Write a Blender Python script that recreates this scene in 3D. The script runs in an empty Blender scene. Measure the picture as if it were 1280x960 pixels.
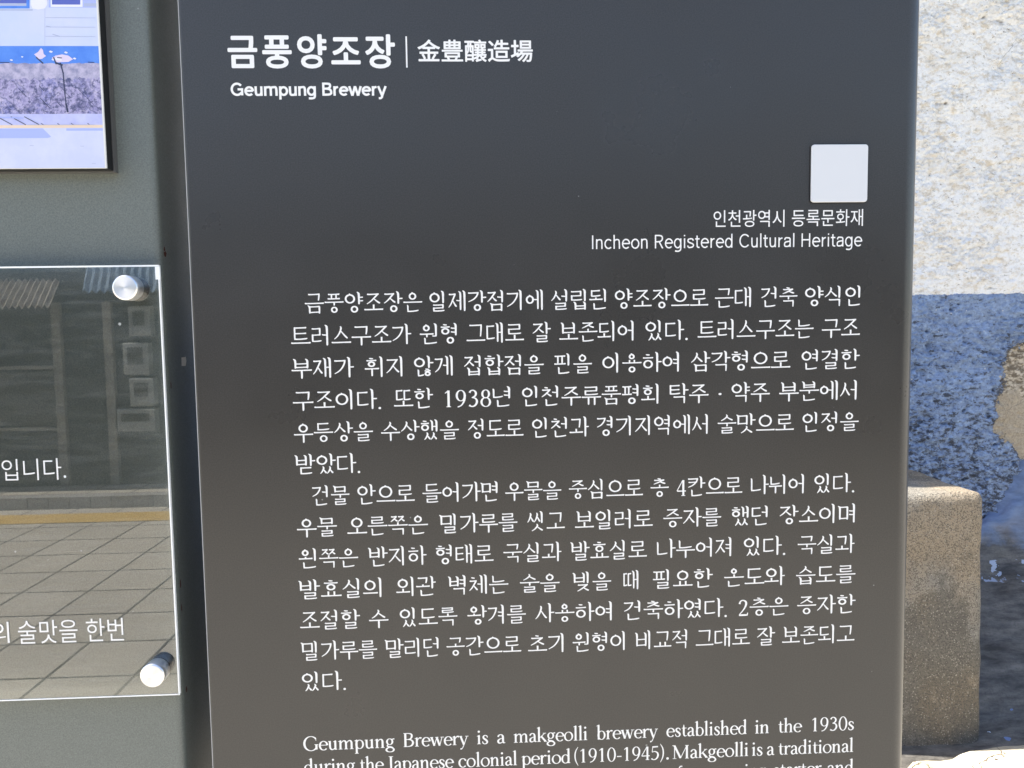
import bpy, bmesh, math, random
from mathutils import Vector, Matrix, noise
random.seed(7)
S = bpy.context.scene
COL = S.collection
R = math.radians

# ------------------------------------------------------------------ camera
cd = bpy.data.cameras.new("camera"); cam = bpy.data.objects.new("camera", cd); COL.objects.link(cam)
cd.sensor_width = 36.0; cd.lens = 27.0; cd.clip_start = 0.01; cd.clip_end = 2000
rot = Matrix(((0.998908, 0.018078, -0.04308), (-0.044298, 0.073502, -0.996311), (-0.014844, 0.997131, 0.074222)))
cam.matrix_world = Matrix.Translation((0, -0.64, 1.45)) @ rot.to_4x4()
S.camera = cam
# ------------------------------------------------------------------ sky, sun, exposure
EL = R(58); TILT = R(10)
sun_dir = Vector((-math.cos(EL)*math.cos(TILT), math.cos(EL)*math.sin(TILT), math.sin(EL)))
W = bpy.data.worlds.new("World"); S.world = W; W.use_nodes = True
nt = W.node_tree; bg = nt.nodes["Background"]
sky = nt.nodes.new("ShaderNodeTexSky"); sky.sky_type = 'NISHITA'; sky.sun_disc = False
sky.sun_elevation = EL; sky.sun_rotation = math.atan2(sun_dir.x, sun_dir.y)
sky.air_density = 1.0; sky.dust_density = 1.7; sky.ozone_density = 1.0
nt.links.new(sky.outputs[0], bg.inputs[0]); bg.inputs[1].default_value = 0.13
sd = bpy.data.lights.new("sun", 'SUN'); sd.energy = 5.0; sd.angle = R(0.5); sd.color = (1, 0.94, 0.84)
sun = bpy.data.objects.new("sun", sd); COL.objects.link(sun); sun.location = (0, 0, 20)
sun.rotation_euler = sun_dir.to_track_quat('Z', 'Y').to_euler()
S.view_settings.view_transform = 'Standard'; S.view_settings.look = 'None'
S.view_settings.exposure = 1.40; S.view_settings.gamma = 1.0

# ------------------------------------------------------------------ helpers
class G:
    """small node-tree writer"""
    def __init__(s, name):
        s.m = bpy.data.materials.new(name); s.m.use_nodes = True
        s.t = s.m.node_tree; s.b = s.t.nodes["Principled BSDF"]; s.out = s.t.nodes["Material Output"]
        s.co = None
    def n(s, typ, **kw):
        x = s.t.nodes.new("ShaderNode" + typ)
        for k, v in kw.items(): setattr(x, k, v)
        return x
    def L(s, a, b): s.t.links.new(a, b)
    def coord(s):
        if s.co is None: s.co = s.n("TexCoord")
        return s.co.outputs["Object"]
    def mapped(s, scale=(1, 1, 1), rot=(0, 0, 0), loc=(0, 0, 0)):
        m = s.n("Mapping"); s.L(s.coord(), m.inputs[0])
        m.inputs["Scale"].default_value = scale; m.inputs["Rotation"].default_value = rot; m.inputs["Location"].default_value = loc
        return m.outputs[0]
    def noise(s, scale, detail=4, rough=.55, vec=None, dist=0):
        x = s.n("TexNoise"); s.L(vec or s.coord(), x.inputs["Vector"])
        x.inputs["Scale"].default_value = scale; x.inputs["Detail"].default_value = detail
        x.inputs["Roughness"].default_value = rough; x.inputs["Distortion"].default_value = dist
        return x.outputs["Fac"]
    def voro(s, scale, feature='F1', vec=None, rand=1):
        x = s.n("TexVoronoi", feature=feature); s.L(vec or s.coord(), x.inputs["Vector"])
        x.inputs["Scale"].default_value = scale; x.inputs["Randomness"].default_value = rand
        return x
    def ramp(s, fac, *stops):
        x = s.n("ValToRGB"); s.L(fac, x.inputs[0]); e = x.color_ramp.elements
        while len(e) < len(stops): e.new(0.5)
        for q, (p, c) in zip(e, stops):
            q.position = p; q.color = (c, c, c, 1) if isinstance(c, (int, float)) else (*c, 1)
        return x.outputs[0]
    def mix(s, fac, a, b, blend='MIX'):
        x = s.n("MixRGB", blend_type=blend)
        for i, v in ((0, fac), (1, a), (2, b)):
            if hasattr(v, "is_output"): s.L(v, x.inputs[i])
            elif isinstance(v, (int, float)): x.inputs[i].default_value = v if i == 0 else (v, v, v, 1)
            else: x.inputs[i].default_value = (*v, 1)
        return x.outputs[0]
    def math(s, op, a, b=0.0, c=None):
        x = s.n("Math", operation=op)
        for i, v in enumerate((a, b) if c is None else (a, b, c)):
            if hasattr(v, "is_output"): s.L(v, x.inputs[i])
            else: x.inputs[i].default_value = v
        return x.outputs[0]
    def sep(s):
        x = s.n("SeparateXYZ"); s.L(s.coord(), x.inputs[0]); return x.outputs
    def base(s, c):
        if hasattr(c, "is_output"): s.L(c, s.b.inputs["Base Color"])
        else: s.b.inputs["Base Color"].default_value = (*c, 1)
    def bump(s, h, strength, dist=.001):
        x = s.n("Bump"); x.inputs["Strength"].default_value = strength; x.inputs["Distance"].default_value = dist
        s.L(h, x.inputs["Height"]); s.L(x.outputs[0], s.b.inputs["Normal"])
    def set(s, **kw):
        for k, v in kw.items():
            i = s.b.inputs[k.replace("_", " ")]
            if hasattr(v, "is_output"): s.L(v, i)
            else: i.default_value = v
        return s

def simple(name, col, rough=.5, **kw):
    g = G(name); g.base(col); g.set(Roughness=rough, **kw); return g.m

def link(o, parent=None):
    COL.objects.link(o)
    if parent: o.parent = parent
    return o
def tag(o, label=None, cat=None, group=None, kind=None):
    for k, v in (("label", label), ("category", cat), ("group", group), ("kind", kind)):
        if v: o[k] = v
    return o
def empty(name, loc): 
    o = bpy.data.objects.new(name, None); o.location = loc; o.empty_display_size = .1; link(o); return o
def mesh_obj(name, verts, faces, mats, parent=None, midx=None, smooth=False, off=None):
    me = bpy.data.meshes.new(name)
    if parent is not None and off is None:
        off = Vector(parent.location)
        q = parent.parent
        while q: off = off + q.location; q = q.parent
    if off is not None: verts = [(v[0]-off[0], v[1]-off[1], v[2]-off[2]) for v in verts]
    me.from_pydata(verts, [], faces)
    for m in (mats if isinstance(mats, (list, tuple)) else [mats]): me.materials.append(m)
    if midx: me.polygons.foreach_set("material_index", midx)
    if smooth: me.polygons.foreach_set("use_smooth", [True]*len(me.polygons))
    me.update()
    return link(bpy.data.objects.new(name, me), parent)

class MB:
    def __init__(s): s.v = []; s.f = []; s.mi = []
    def add(s, vs, fs, mi=0):
        b = len(s.v); s.v += [tuple(v) for v in vs]; s.f += [tuple(i+b for i in f) for f in fs]; s.mi += [mi]*len(fs)
    def box(s, x0, x1, y0, y1, z0, z1, mi=0):
        s.add([(x0,y0,z0),(x1,y0,z0),(x1,y1,z0),(x0,y1,z0),(x0,y0,z1),(x1,y0,z1),(x1,y1,z1),(x0,y1,z1)],
              [(0,3,2,1),(4,5,6,7),(0,1,5,4),(1,2,6,5),(2,3,7,6),(3,0,4,7)], mi)
    def prism(s, poly, y0, y1, mi=0):
        n = len(poly)                                     # poly in x,z, counter-clockwise seen from -y
        s.add([(x,y0,z) for x,z in poly]+[(x,y1,z) for x,z in poly],
              [tuple(range(n)), tuple(range(2*n-1,n-1,-1))]+[((i+1)%n,i,n+i,n+(i+1)%n) for i in range(n)], mi)
    def lathe(s, cx, cz, prof, n=48, mi=0, cap0=True, cap1=True):
        vs = []                                           # prof: (radius, y) front to back
        for r, y in prof:
            for k in range(n):
                a = 2*math.pi*k/n; vs.append((cx+r*math.cos(a), y, cz+r*math.sin(a)))
        fs = []
        for j in range(len(prof)-1):
            for k in range(n):
                k2 = (k+1) % n; fs.append((j*n+k, (j+1)*n+k, (j+1)*n+k2, j*n+k2))
        if cap0: fs.append(tuple(range(n)))
        if cap1: fs.append(tuple((len(prof)-1)*n+k for k in range(n-1,-1,-1)))
        s.add(vs, fs, mi)
    def build(s, name, mats, parent=None, smooth=False): 
        return mesh_obj(name, s.v, s.f, mats, parent, s.mi, smooth)

def bevel(o, w, seg=3):
    m = o.modifiers.new("bevel", 'BEVEL'); m.width = w; m.segments = seg; m.limit_method = 'ANGLE'; m.harden_normals = False
    return o
def auto_smooth(o, ang=35):
    bm = bmesh.new(); bm.from_mesh(o.data)
    for f in bm.faces: f.smooth = True
    for e in bm.edges:
        if len(e.link_faces) == 2 and e.calc_face_angle(0) > R(ang): e.smooth = False
    bm.to_mesh(o.data); bm.free(); return o

# ------------------------------------------------------------------ materials
def painted_metal(name, col, rough, specks=True):
    g = G(name)
    big = g.noise(3.5, 3, .5)
    c = g.mix(g.ramp(big, (.35, 0.0), (.7, .25)), col, tuple(min(1, x*1.22) for x in col))
    fine = g.noise(900, 2, .6)
    c = g.mix(g.ramp(fine, (.3, 0.0), (.75, .55)), c, tuple(x*2.2+.008 for x in col))
    if specks:
        v = g.voro(55); r = g.n("SeparateColor"); g.L(v.outputs["Color"], r.inputs[0])
        dot = g.math('LESS_THAN', v.outputs["Distance"], g.math('MULTIPLY', g.math('POWER', r.outputs[0], 9.0), .055))
        c = g.mix(g.math('MULTIPLY', dot, .55), c, (.35, .36, .35))
    g.base(c)
    ro = g.ramp(g.noise(9, 5, .6), (.3, rough-.04), (.7, rough+.06))
    g.set(Roughness=ro, Specular_IOR_Level=.55)
    return g.m
M_sign = painted_metal("dark_grey_powder_coat", (.028, .027, .0255), .30)
M_board = painted_metal("green_grey_paint", (.108, .122, .112), .40)
M_white = simple("white_vinyl", (.84, .84, .83), .45)
M_plaque = simple("white_plastic_plaque", (.66, .68, .71), .35)
M_plate_edge = simple("white_board_edge", (.80, .80, .78), .5)
M_black = simple("black_edge_trim", (.006, .006, .007), .45)
M_greytrim = simple("grey_flange", (.10, .10, .098), .4)
M_edge = simple("lit_acrylic_edge_white", (.93, .95, .95), .3, Transmission_Weight=.0)  # white colour stands for light caught in the clear edge
def glass_front():
    g = G("clear_acrylic_face"); t = g.t
    fr = g.n("Fresnel"); fr.inputs[0].default_value = 1.49
    f2 = g.math('MULTIPLY', fr.outputs[0], 2.75)
    tr = g.n("BsdfTransparent"); tr.inputs[0].default_value = (.97, .985, .975, 1)
    gl = g.n("BsdfGlossy"); gl.inputs["Roughness"].default_value = 0.0; gl.inputs[0].default_value = (1, 1, 1, 1)
    df = g.n("BsdfDiffuse"); df.inputs[0].default_value = (.75, .78, .78, 1)
    mx = g.n("MixShader"); g.L(f2, mx.inputs[0]); g.L(tr.outputs[0], mx.inputs[1]); g.L(gl.outputs[0], mx.inputs[2])
    # dust, fine scratches
    sc = g.noise(26, 4, .65, g.mapped((1, 1, 9), (0, .9, 0)))
    v = g.voro(75); r = g.n("SeparateColor"); g.L(v.outputs["Color"], r.inputs[0])
    dot = g.math('LESS_THAN', v.outputs["Distance"], g.math('MULTIPLY', g.math('POWER', r.outputs[0], 8.0), .10))
    haze = g.math('ADD', g.ramp(sc, (.45, .004), (.8, .06)), g.math('MULTIPLY', dot, .5))
    m2 = g.n("MixShader"); g.L(haze, m2.inputs[0]); g.L(mx.outputs[0], m2.inputs[1]); g.L(df.outputs[0], m2.inputs[2])
    g.L(m2.outputs[0], g.out.inputs[0]); return g.m
M_glass = glass_front()
def clear_back():
    g = G("clear_acrylic_back"); tr = g.n("BsdfTransparent"); tr.inputs[0].default_value = (.98, .99, .985, 1)
    g.L(tr.outputs[0], g.out.inputs[0]); return g.m
M_gback = clear_back()
def alu(name, spun):
    g = G(name); g.base((.93, .93, .93)); g.set(Metallic=1.0, Roughness=.34)
    if spun:
        g.set(Anisotropic=.8, Roughness=.50, Anisotropic_Rotation=.25)
        tg = g.n("Tangent", direction_type='RADIAL', axis='Y'); g.L(tg.outputs[0], g.b.inputs["Tangent"])
    return g.m
M_alu = alu("brushed_aluminium", False); M_spun = alu("spun_aluminium_face", True)
M_rubber = simple("dark_spacer", (.03, .03, .035), .5)
M_rust = simple("rust", (.075, .018, .010), .9)
M_chip = simple("chipped_primer", (.90, .88, .84), .8)

# wall paint
BAND = 1.556
def wall_mat():
    g = G("rough_painted_plaster"); x, y, z = g.sep()
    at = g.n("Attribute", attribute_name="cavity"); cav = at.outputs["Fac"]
    n1 = g.noise(7, 6, .65); n2 = g.noise(34, 6, .7); n3 = g.noise(150, 4, .7)
    white = g.mix(g.ramp(n1, (.50, 0.0), (.72, .50)), (.84, .83, .81), (.70, .62, .49))
    white = g.mix(g.ramp(n2, (.54, 0.0), (.68, .60)), white, (.52, .42, .28))
    white = g.mix(g.ramp(n3, (.60, 0.0), (.72, .40)), white, (.42, .39, .34))
    white = g.mix(g.ramp(g.noise(75, 5, .75), (.56, 0.0), (.68, .35)), white, (.50, .46, .40))  # grey mottling stands in for shading of the relief
    blue = g.mix(g.ramp(n2, (.35, 0.0), (.65, 1.0)), (.25, .34, .52), (.165, .225, .36))
    blue = g.mix(g.ramp(n1, (.5, 0.0), (.7, .5)), blue, (.26, .36, .55))
    blue = g.mix(g.ramp(n3, (.55, 0.0), (.68, .65)), blue, (.055, .065, .085))
    sp = g.voro(60); sr = g.n("SeparateColor"); g.L(sp.outputs["Color"], sr.inputs[0])
    spot = g.math('LESS_THAN', sp.outputs["Distance"], g.math('MULTIPLY', g.math('POWER', sr.outputs[1], 10.0), .22))
    blue = g.mix(g.math('MULTIPLY', spot, .8), blue, (.62, .62, .60))
    # dark flakes in the paint colour stand in for crevice shade
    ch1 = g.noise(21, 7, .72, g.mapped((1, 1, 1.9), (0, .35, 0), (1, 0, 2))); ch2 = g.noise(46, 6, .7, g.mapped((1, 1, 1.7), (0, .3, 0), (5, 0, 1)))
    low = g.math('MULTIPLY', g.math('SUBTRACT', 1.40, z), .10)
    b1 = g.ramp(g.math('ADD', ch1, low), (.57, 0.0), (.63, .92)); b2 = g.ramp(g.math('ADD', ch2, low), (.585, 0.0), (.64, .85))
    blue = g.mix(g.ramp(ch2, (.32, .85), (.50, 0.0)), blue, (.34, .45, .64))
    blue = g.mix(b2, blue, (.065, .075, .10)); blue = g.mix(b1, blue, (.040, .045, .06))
    white = g.mix(g.ramp(ch1, (.52, 0.0), (.64, .80)), white, (.62, .53, .40))
    white = g.mix(g.ramp(ch2, (.56, 0.0), (.66, .70)), white, (.48, .42, .33))
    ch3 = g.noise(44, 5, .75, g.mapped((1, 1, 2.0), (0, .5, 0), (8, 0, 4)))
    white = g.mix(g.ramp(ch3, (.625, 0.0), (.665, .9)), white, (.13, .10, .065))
    white = g.mix(g.ramp(ch3, (.28, .7), (.42, 0.0)), white, (.86, .87, .90))
    edge = g.math('ADD', z, g.math('MULTIPLY', g.math('SUBTRACT', n2, .5), .025))
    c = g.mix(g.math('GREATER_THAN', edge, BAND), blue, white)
    cav_tone = g.mix(g.math('GREATER_THAN', edge, BAND), (.022, .026, .036), (.10, .075, .045))
    c = g.mix(g.ramp(g.math("ADD", cav, g.math("MULTIPLY", g.math("SUBTRACT", n3, .5), .6)), (.45, 0.0), (.95, .65)), c, cav_tone)  # darker tone in the cavities
    # bare render where the paint has come off
    dx = g.math('MULTIPLY', g.math('SUBTRACT', x, 2.335), 1/.185); dz = g.math('MULTIPLY', g.math('SUBTRACT', z, 1.105), 1/.245)
    rr = g.math('ADD', g.math('SQRT', g.math('ADD', g.math('MULTIPLY', dx, dx), g.math('MULTIPLY', dz, dz))), g.math('MULTIPLY', g.math('SUBTRACT', n1, .5), 1.3))
    rr = g.math('ADD', rr, g.math('MULTIPLY', g.math('SUBTRACT', n2, .5), .5))
    peb = g.voro(55)
    bare_hi = g.mix(g.ramp(ch2, (.42, 0.0), (.56, 1.0)), (.56, .49, .38), (.16, .125, .085))
    bare_lo = g.mix(g.ramp(n3, (.4, 0.0), (.65, 1.0)), (.44, .375, .28), (.28, .235, .175))
    hi = g.ramp(g.math('ADD', z, g.math('MULTIPLY', g.math('SUBTRACT', n1, .5), .25)), (0, 0.0), (1, 1.0))
    bare = g.mix(g.math('GREATER_THAN', g.math('ADD', z, g.math('MULTIPLY', g.math('SUBTRACT', n1, .5), .3)), 1.15), bare_lo, bare_hi)
    c = g.mix(g.math('LESS_THAN', rr, 1.0), c, bare)
    rim = g.math('LESS_THAN', g.math('ABSOLUTE', g.math('SUBTRACT', rr, 1.03)), .06)
    c = g.mix(g.math('MULTIPLY', rim, g.ramp(ch1, (.45, 0.0), (.55, .8))), c, (.07, .06, .05))
    # hairline cracks
    cr = g.voro(4.5, 'DISTANCE_TO_EDGE', g.mix(.12, g.mapped((1, 1, .6)), g.noise(9, 3, .6), 'ADD'))
    crk = g.math('MULTIPLY', g.math('LESS_THAN', cr.outputs["Distance"], .0035), g.ramp(g.noise(2.3, 2), (.55, 0.0), (.60, 1.0)))
    c = g.mix(g.math('MULTIPLY', crk, .55), c, (.14, .125, .11))
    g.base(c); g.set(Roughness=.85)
    g.bump(g.math('ADD', g.math('MULTIPLY', n2, .6), n3), .7, .007)
    return g.m
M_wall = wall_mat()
def foot_mat():
    g = G("smooth_cement_foot"); x, y, z = g.sep()
    str_ = g.noise(14, 5, .65, g.mapped((.7, 2.2, 2.6), (0, -.5, 0)))
    n = g.noise(9, 6, .65); f = g.noise(120, 4, .7)
    grey = g.mix(g.ramp(str_, (.35, 0.0), (.68, 1.0)), (.036, .033, .030), (.160, .150, .136))
    grey = g.mix(g.ramp(f, (.5, 0.0), (.72, .5)), grey, (.02, .02, .022))
    blue = g.mix(g.ramp(str_, (.35, 0.0), (.7, 1.0)), (.085, .12, .21), (.15, .215, .36))
    h = g.math('ADD', z, g.math('MULTIPLY', g.math('SUBTRACT', n, .5), .22))
    c = g.mix(g.ramp(h, (.50, 0.0), (.58, 1.0)), grey, blue)
    # pale and blue patches near the foot and along the joint
    pv = g.noise(15, 4, .6, g.mapped((1, 2.2, 2.2), (0, .3, 0), (3, 0, 0)))
    pw = g.math('MULTIPLY', g.math('GREATER_THAN', pv, .69), g.math('LESS_THAN', z, .17))
    c = g.mix(pw, c, (.55, .62, .78))
    pb = g.math('MULTIPLY', g.math('GREATER_THAN', g.noise(7, 3, .5, g.mapped((1, 2, 2), (0, .25, 0), (.4, 0, 0))), .62), g.math('LESS_THAN', z, .09))
    c = g.mix(g.math('MULTIPLY', pb, .85), c, (.13, .20, .40))
    ju = g.math('MULTIPLY', g.math('GREATER_THAN', g.noise(22, 4, .6), .56), g.math('LESS_THAN', g.math('ABSOLUTE', g.math('SUBTRACT', z, .435)), .035))
    c = g.mix(g.math('MULTIPLY', ju, .8), c, (.36, .44, .60))
    g.base(c); g.set(Roughness=.42); g.bump(g.math('ADD', str_, g.math('MULTIPLY', f, .4)), .35, .006)
    return g.m
M_foot = foot_mat()
def block_mat():
    g = G("weathered_concrete"); x, y, z = g.sep()
    n = g.noise(5, 5, .6); st = g.noise(3.2, 3, .5, g.mapped((1, 1, .7), (0, 0, 0), (4, 1, 2)))
    c = g.mix(g.ramp(n, (.38, 0.0), (.64, 1.0)), (.30, .28, .24), (.205, .188, .160))
    c = g.mix(g.ramp(st, (.44, 0.0), (.54, .75)), c, (.33, .26, .175))
    c = g.mix(g.ramp(g.noise(2.6, 4, .6, g.mapped((1, 1, 1), (0, .6, 0), (9, 3, 1))), (.47, 0.0), (.52, .65)), c, (.105, .092, .072))
    v = g.voro(300); sr = g.n("SeparateColor"); g.L(v.outputs["Color"], sr.inputs[0])
    c = g.mix(g.ramp(sr.outputs[0], (.64, 0.0), (.72, .70)), c, (.085, .075, .062))
    c = g.mix(g.ramp(sr.outputs[1], (.93, 0.0), (.97, .7)), c, (.44, .40, .33))
    g.base(c); g.set(Roughness=.9); g.bump(g.math('ADD', v.outputs["Distance"], g.noise(260, 3, .7)), .8, .004)
    return g.m
M_block = block_mat()
def paver_mat():
    g = G("grey_square_pavers"); P = .37
    br = g.n("TexBrick"); g.L(g.mapped((1/P, 1/P, 1)), br.inputs["Vector"])
    br.offset = 0.0; br.squash = 1.0
    for k, v in (("Scale", 1), ("Mortar Size", .022), ("Mortar Smooth", .1), ("Bias", 0), ("Brick Width", 1), ("Row Height", 1)): br.inputs[k].default_value = v
    br.inputs["Color1"].default_value = (.50, .46, .385, 1); br.inputs["Color2"].default_value = (.58, .535, .45, 1); br.inputs["Mortar"].default_value = (.07, .065, .055, 1)
    c = g.mix(g.ramp(g.noise(2.2, 6, .6), (.4, 0.0), (.7, .4)), br.outputs[0], (.38, .35, .30))
    c = g.mix(g.ramp(g.noise(160, 3, .7), (.4, 0.0), (.75, .35)), c, (.2, .185, .16))
    g.base(c); g.set(Roughness=.85); return g.m
M_paver = paver_mat()
def cream_mat():
    g = G("pale_cracked_concrete")
    c = g.mix(g.ramp(g.noise(8, 6, .65), (.38, 0.0), (.68, 1.0)), (.60, .55, .43), (.46, .40, .29))
    cr = g.voro(9, 'DISTANCE_TO_EDGE', g.mix(.10, g.mapped(), g.noise(12, 3, .6), 'ADD'))
    c = g.mix(g.math('MULTIPLY', g.math('LESS_THAN', cr.outputs["Distance"], .014), g.ramp(g.noise(6, 3), (.47, 0.0), (.53, 1.0))), c, (.10, .075, .05))
    g.base(c); g.set(Roughness=.9); g.bump(g.noise(60, 5, .7), .7, .006); return g.m
M_cream = cream_mat()
M_yellow = simple("yellow_road_paint", (.62, .42, .13), .7)
M_kerb = G("granite_kerb"); M_kerb.base(M_kerb.mix(M_kerb.ramp(M_kerb.noise(200, 3, .7), (.35, 0.0), (.7, 1.0)), (.40, .39, .37), (.26, .25, .24))); M_kerb.set(Roughness=.8); M_kerb = M_kerb.m

# ------------------------------------------------------------------ ground and street
def sheet(name, x0, x1, y0, y1, z, mat):
    return tag(mesh_obj(name, [(x0,y0,z),(x1,y0,z),(x1,y1,z),(x0,y1,z)], [(0,1,2,3)], mat), kind='structure')
sheet("ground", -120, 120, -120, 120, 0, M_paver)
sheet("road_marking", -30, 30, -5.60, -5.30, .004, M_yellow)
kb = MB()
for k in range(-90, 60): kb.box(k*.17+.003, k*.17+.167, -5.90, -5.78, -.05, .10)
tag(kb.build("kerb", M_kerb), kind='structure')
pv = MB(); pv.box(-30, 30, -30, -5.902, -.05, .097)
tag(pv.build("pavement", M_paver), kind='structure')
# pale concrete apron in front of the block, with a broken edge
N = 60; pts = []
for k in range(N+1):
    x = .9 + 2.6*k/N
    pts.append((x, 1.765 + .035*noise.noise((x*9, 2.1, 0)) + .018*noise.noise((x*31, 4, 0)) - .30*max(0, 1.70-x)))
va = [(x, 1.30, 0) for x, _ in pts]+[(x, 1.30, .020) for x, _ in pts]+[(x, y-.012, .034) for x, y in pts]+[(x, y, 0.0) for x, y in pts]
n1 = N+1
fa = [(r*n1+k, r*n1+k+1, (r+1)*n1+k+1, (r+1)*n1+k) for r in range(3) for k in range(N)]
tag(mesh_obj("concrete_apron", va, fa, M_cream, smooth=True), kind='structure')

# shed across the street: what the clear panel mirrors
M_dark = G("dark_shed_boards"); M_dark.base(M_dark.mix(M_dark.ramp(M_dark.noise(3, 5, .6), (.4, 0.0), (.65, 1.0)), (.030, .032, .030), (.060, .060, .054))); M_dark.set(Roughness=.75); M_dark = M_dark.m
M_post = simple("weathered_timber", (.30, .28, .24), .8)
M_meter = simple("grey_meter_casing", (.34, .35, .33), .5)
M_window = simple("dark_shed_window", (.05, .045, .036), .25)
def tin_mat(name, a, b):
    g = G(name); w = g.n("TexWave", wave_type='BANDS', bands_direction='X'); g.L(g.coord(), w.inputs[0]); w.inputs["Scale"].default_value = 4.5
    w.inputs["Distortion"].default_value = .4
    g.base(g.mix(w.outputs["Fac"], a, b)); g.set(Roughness=.6); return g.m
M_tin = tin_mat("grey_corrugated_tin", (.30, .26, .22), (.46, .42, .36)); M_btin = tin_mat("blue_corrugated_tin", (.12, .18, .26), (.22, .30, .40))
SY = -6.30
shed = tag(empty("shed", (-4, SY, .1)), "low dark shed with a corrugated tin awning across the street, mirrored in the clear panel", "shed")
b = MB(); b.box(-12, 8, SY-3, SY, .09, 2.75); b.build("wall", M_dark, shed)
def awning(name, x0, x1, z0, z1, out, mat, n):
    vs = []; fs = []
    for i in range(n+1):
        x = x0+(x1-x0)*i/n; d = .018*math.sin(i*math.pi/2)
        vs += [(x, SY+out, z0+d), (x-.12, SY+.005, z1+d), (x, SY+out, z0+d-.012), (x-.12, SY+.005, z1+d-.012)]
    for i in range(n):
        a = i*4; c = a+4
        fs += [(a, c, c+1, a+1), (a+2, a+3, c+3, c+2), (a, a+2, c+2, c)]
    return mesh_obj(name, vs, fs, mat, shed)
awning("awning", -9, -3.52, 1.68, 1.92, .42, M_tin, 420)
awning("awning", -3.28, -2.30, 1.80, 2.06, .36, M_btin, 60)
for x in (-3.72, -3.28, -4.9):
    b = MB(); b.box(x, x+.075, SY-.01, SY+.045, .097, 1.72); b.build("post", M_post, shed)
for z in (1.14, .60):
    b = MB(); b.box(-6, -3.73, SY-.01, SY+.04, z, z+.03); b.build("sill", M_post, shed)
b = MB(); b.box(-6, -3.74, SY-.02, SY+.012, .64, 1.12); b.build("window", M_window, shed)
for x, z, w, h in ((-3.04, 1.42, .19, .26), (-3.10, 1.08, .22, .28), (-3.06, .80, .21, .25), (-3.18, .58, .33, .20)):
    b = MB(); b.box(x, x+w, SY-.01, SY+.09, z, z+h); o = bevel(b.build("meter_box", M_meter, shed), .012)
    b = MB(); b.box(x+.04, x+w-.05, SY+.085, SY+.094, z+.09, z+h-.04); b.build("window", M_window, o)

# ------------------------------------------------------------------ painted wall behind
wall = tag(empty("plaster_wall", (2, 2.45, 0)), "rough plaster wall painted white above and blue below, with a bare patch", "wall")
WY = 2.45
def wall_height(x, z):
    up = z > BAND
    big = noise.fractal((x*3.1, z*3.1, 1.7), 1.0, 2.0, 3)*.014
    wx = x+.020*noise.noise((x*14, z*14, 21))+.35*(z-1.5)*.2; wz = z+.020*noise.noise((x*14, z*14, 33))
    m = noise.fractal((x*4.2, z*4.2, 14.0), 1.0, 2.0, 3)
    crag = noise.fractal((wx*(11 if up else 12), wz*(14 if up else 19), 3.0), .55, 2.1, 6)
    grit = noise.fractal((x*60, z*74, 8.0), .35, 2.2, 3)
    # plates that overlap: every level ends in a small ledge
    t = crag*2.6; fl = math.floor(t); fr = t-fl
    led = (fl+min(1.0, fr/.30))/2.6
    ro = (.30+.70*max(0.0, min(1.0, .5+m*1.6))) if up else (.8+.4*max(-.6, min(.8, m*2)))
    lump = 0.0
    for sc, am in ((52, 1.0), (100, .55)):
        q = Vector((wx*sc+wz*sc*.25, wz*sc*1.35-wx*sc*.2, sc*.7))
        dd, pp_ = noise.voronoi(q)
        hsh = noise.cell(Vector((pp_[0].x*7.3, pp_[0].y*5.1, 2.2)))*.5+.5
        lump += am*hsh*hsh*max(0.0, 1-(dd[0]/.62)**2)
    amp = .009 if up else .013
    h = big + ro*amp*(.55*crag+.55*led) + (.0012+.0018*ro)*grit + ro*(.0105 if up else .013)*lump
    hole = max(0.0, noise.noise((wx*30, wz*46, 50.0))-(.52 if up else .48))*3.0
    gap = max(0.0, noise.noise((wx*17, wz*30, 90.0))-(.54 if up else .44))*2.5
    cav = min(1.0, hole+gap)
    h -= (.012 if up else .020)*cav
    d = math.hypot((x-2.335)/.20, (z-1.105)/.245) + .35*noise.noise((x*8, z*8, 4))
    if d < 1: h = big+.3*(h-big) - .014; cav *= .25
    return h, cav
x0, x1, z0, z1, st = 1.70, 2.40, .48, 2.82, .0035
nx = int((x1-x0)/st)+1; nz = int((z1-z0)/st)+1
vs = []; cv = []; fs = []
for j in range(nz):
    for i in range(nx):
        x = x0+i*st; z = z0+j*st; h, c = wall_height(x, z)
        vs.append((x, WY-h, z)); cv.append(c)
for j in range(nz-1):
    for i in range(nx-1):
        a = j*nx+i; fs.append((a, a+1, a+nx+1, a+nx))
# coarser remainder of the same wall around the detailed field
def coarse(xa, xb, za, zb, s):
    b = len(vs); mx = max(2, int((xb-xa)/s)); mz = max(2, int((zb-za)/s))
    for j in range(mz+1):
        for i in range(mx+1):
            x = xa+(xb-xa)*i/mx; z = za+(zb-za)*j/mz
            vs.append((x, WY-noise.fractal((x*3.1, z*3.1, 1.7), 1.0, 2.0, 3)*.012+.004, z)); cv.append(0.0)
    for j in range(mz):
        for i in range(mx):
            a = b+j*(mx+1)+i; fs.append((a, a+1, a+mx+2, a+mx+1))
coarse(-6, x0+.004, 0, 3.3, .06); coarse(x1-.004, 8, 0, 3.3, .06); coarse(x0, x1, z1-.004, 3.3, .06); coarse(x0, x1, 0, z0+.004, .06)
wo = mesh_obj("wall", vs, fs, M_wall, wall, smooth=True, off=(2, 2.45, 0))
wo.data.attributes.new("cavity", 'FLOAT', 'POINT').data.foreach_set("value", cv)
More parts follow.
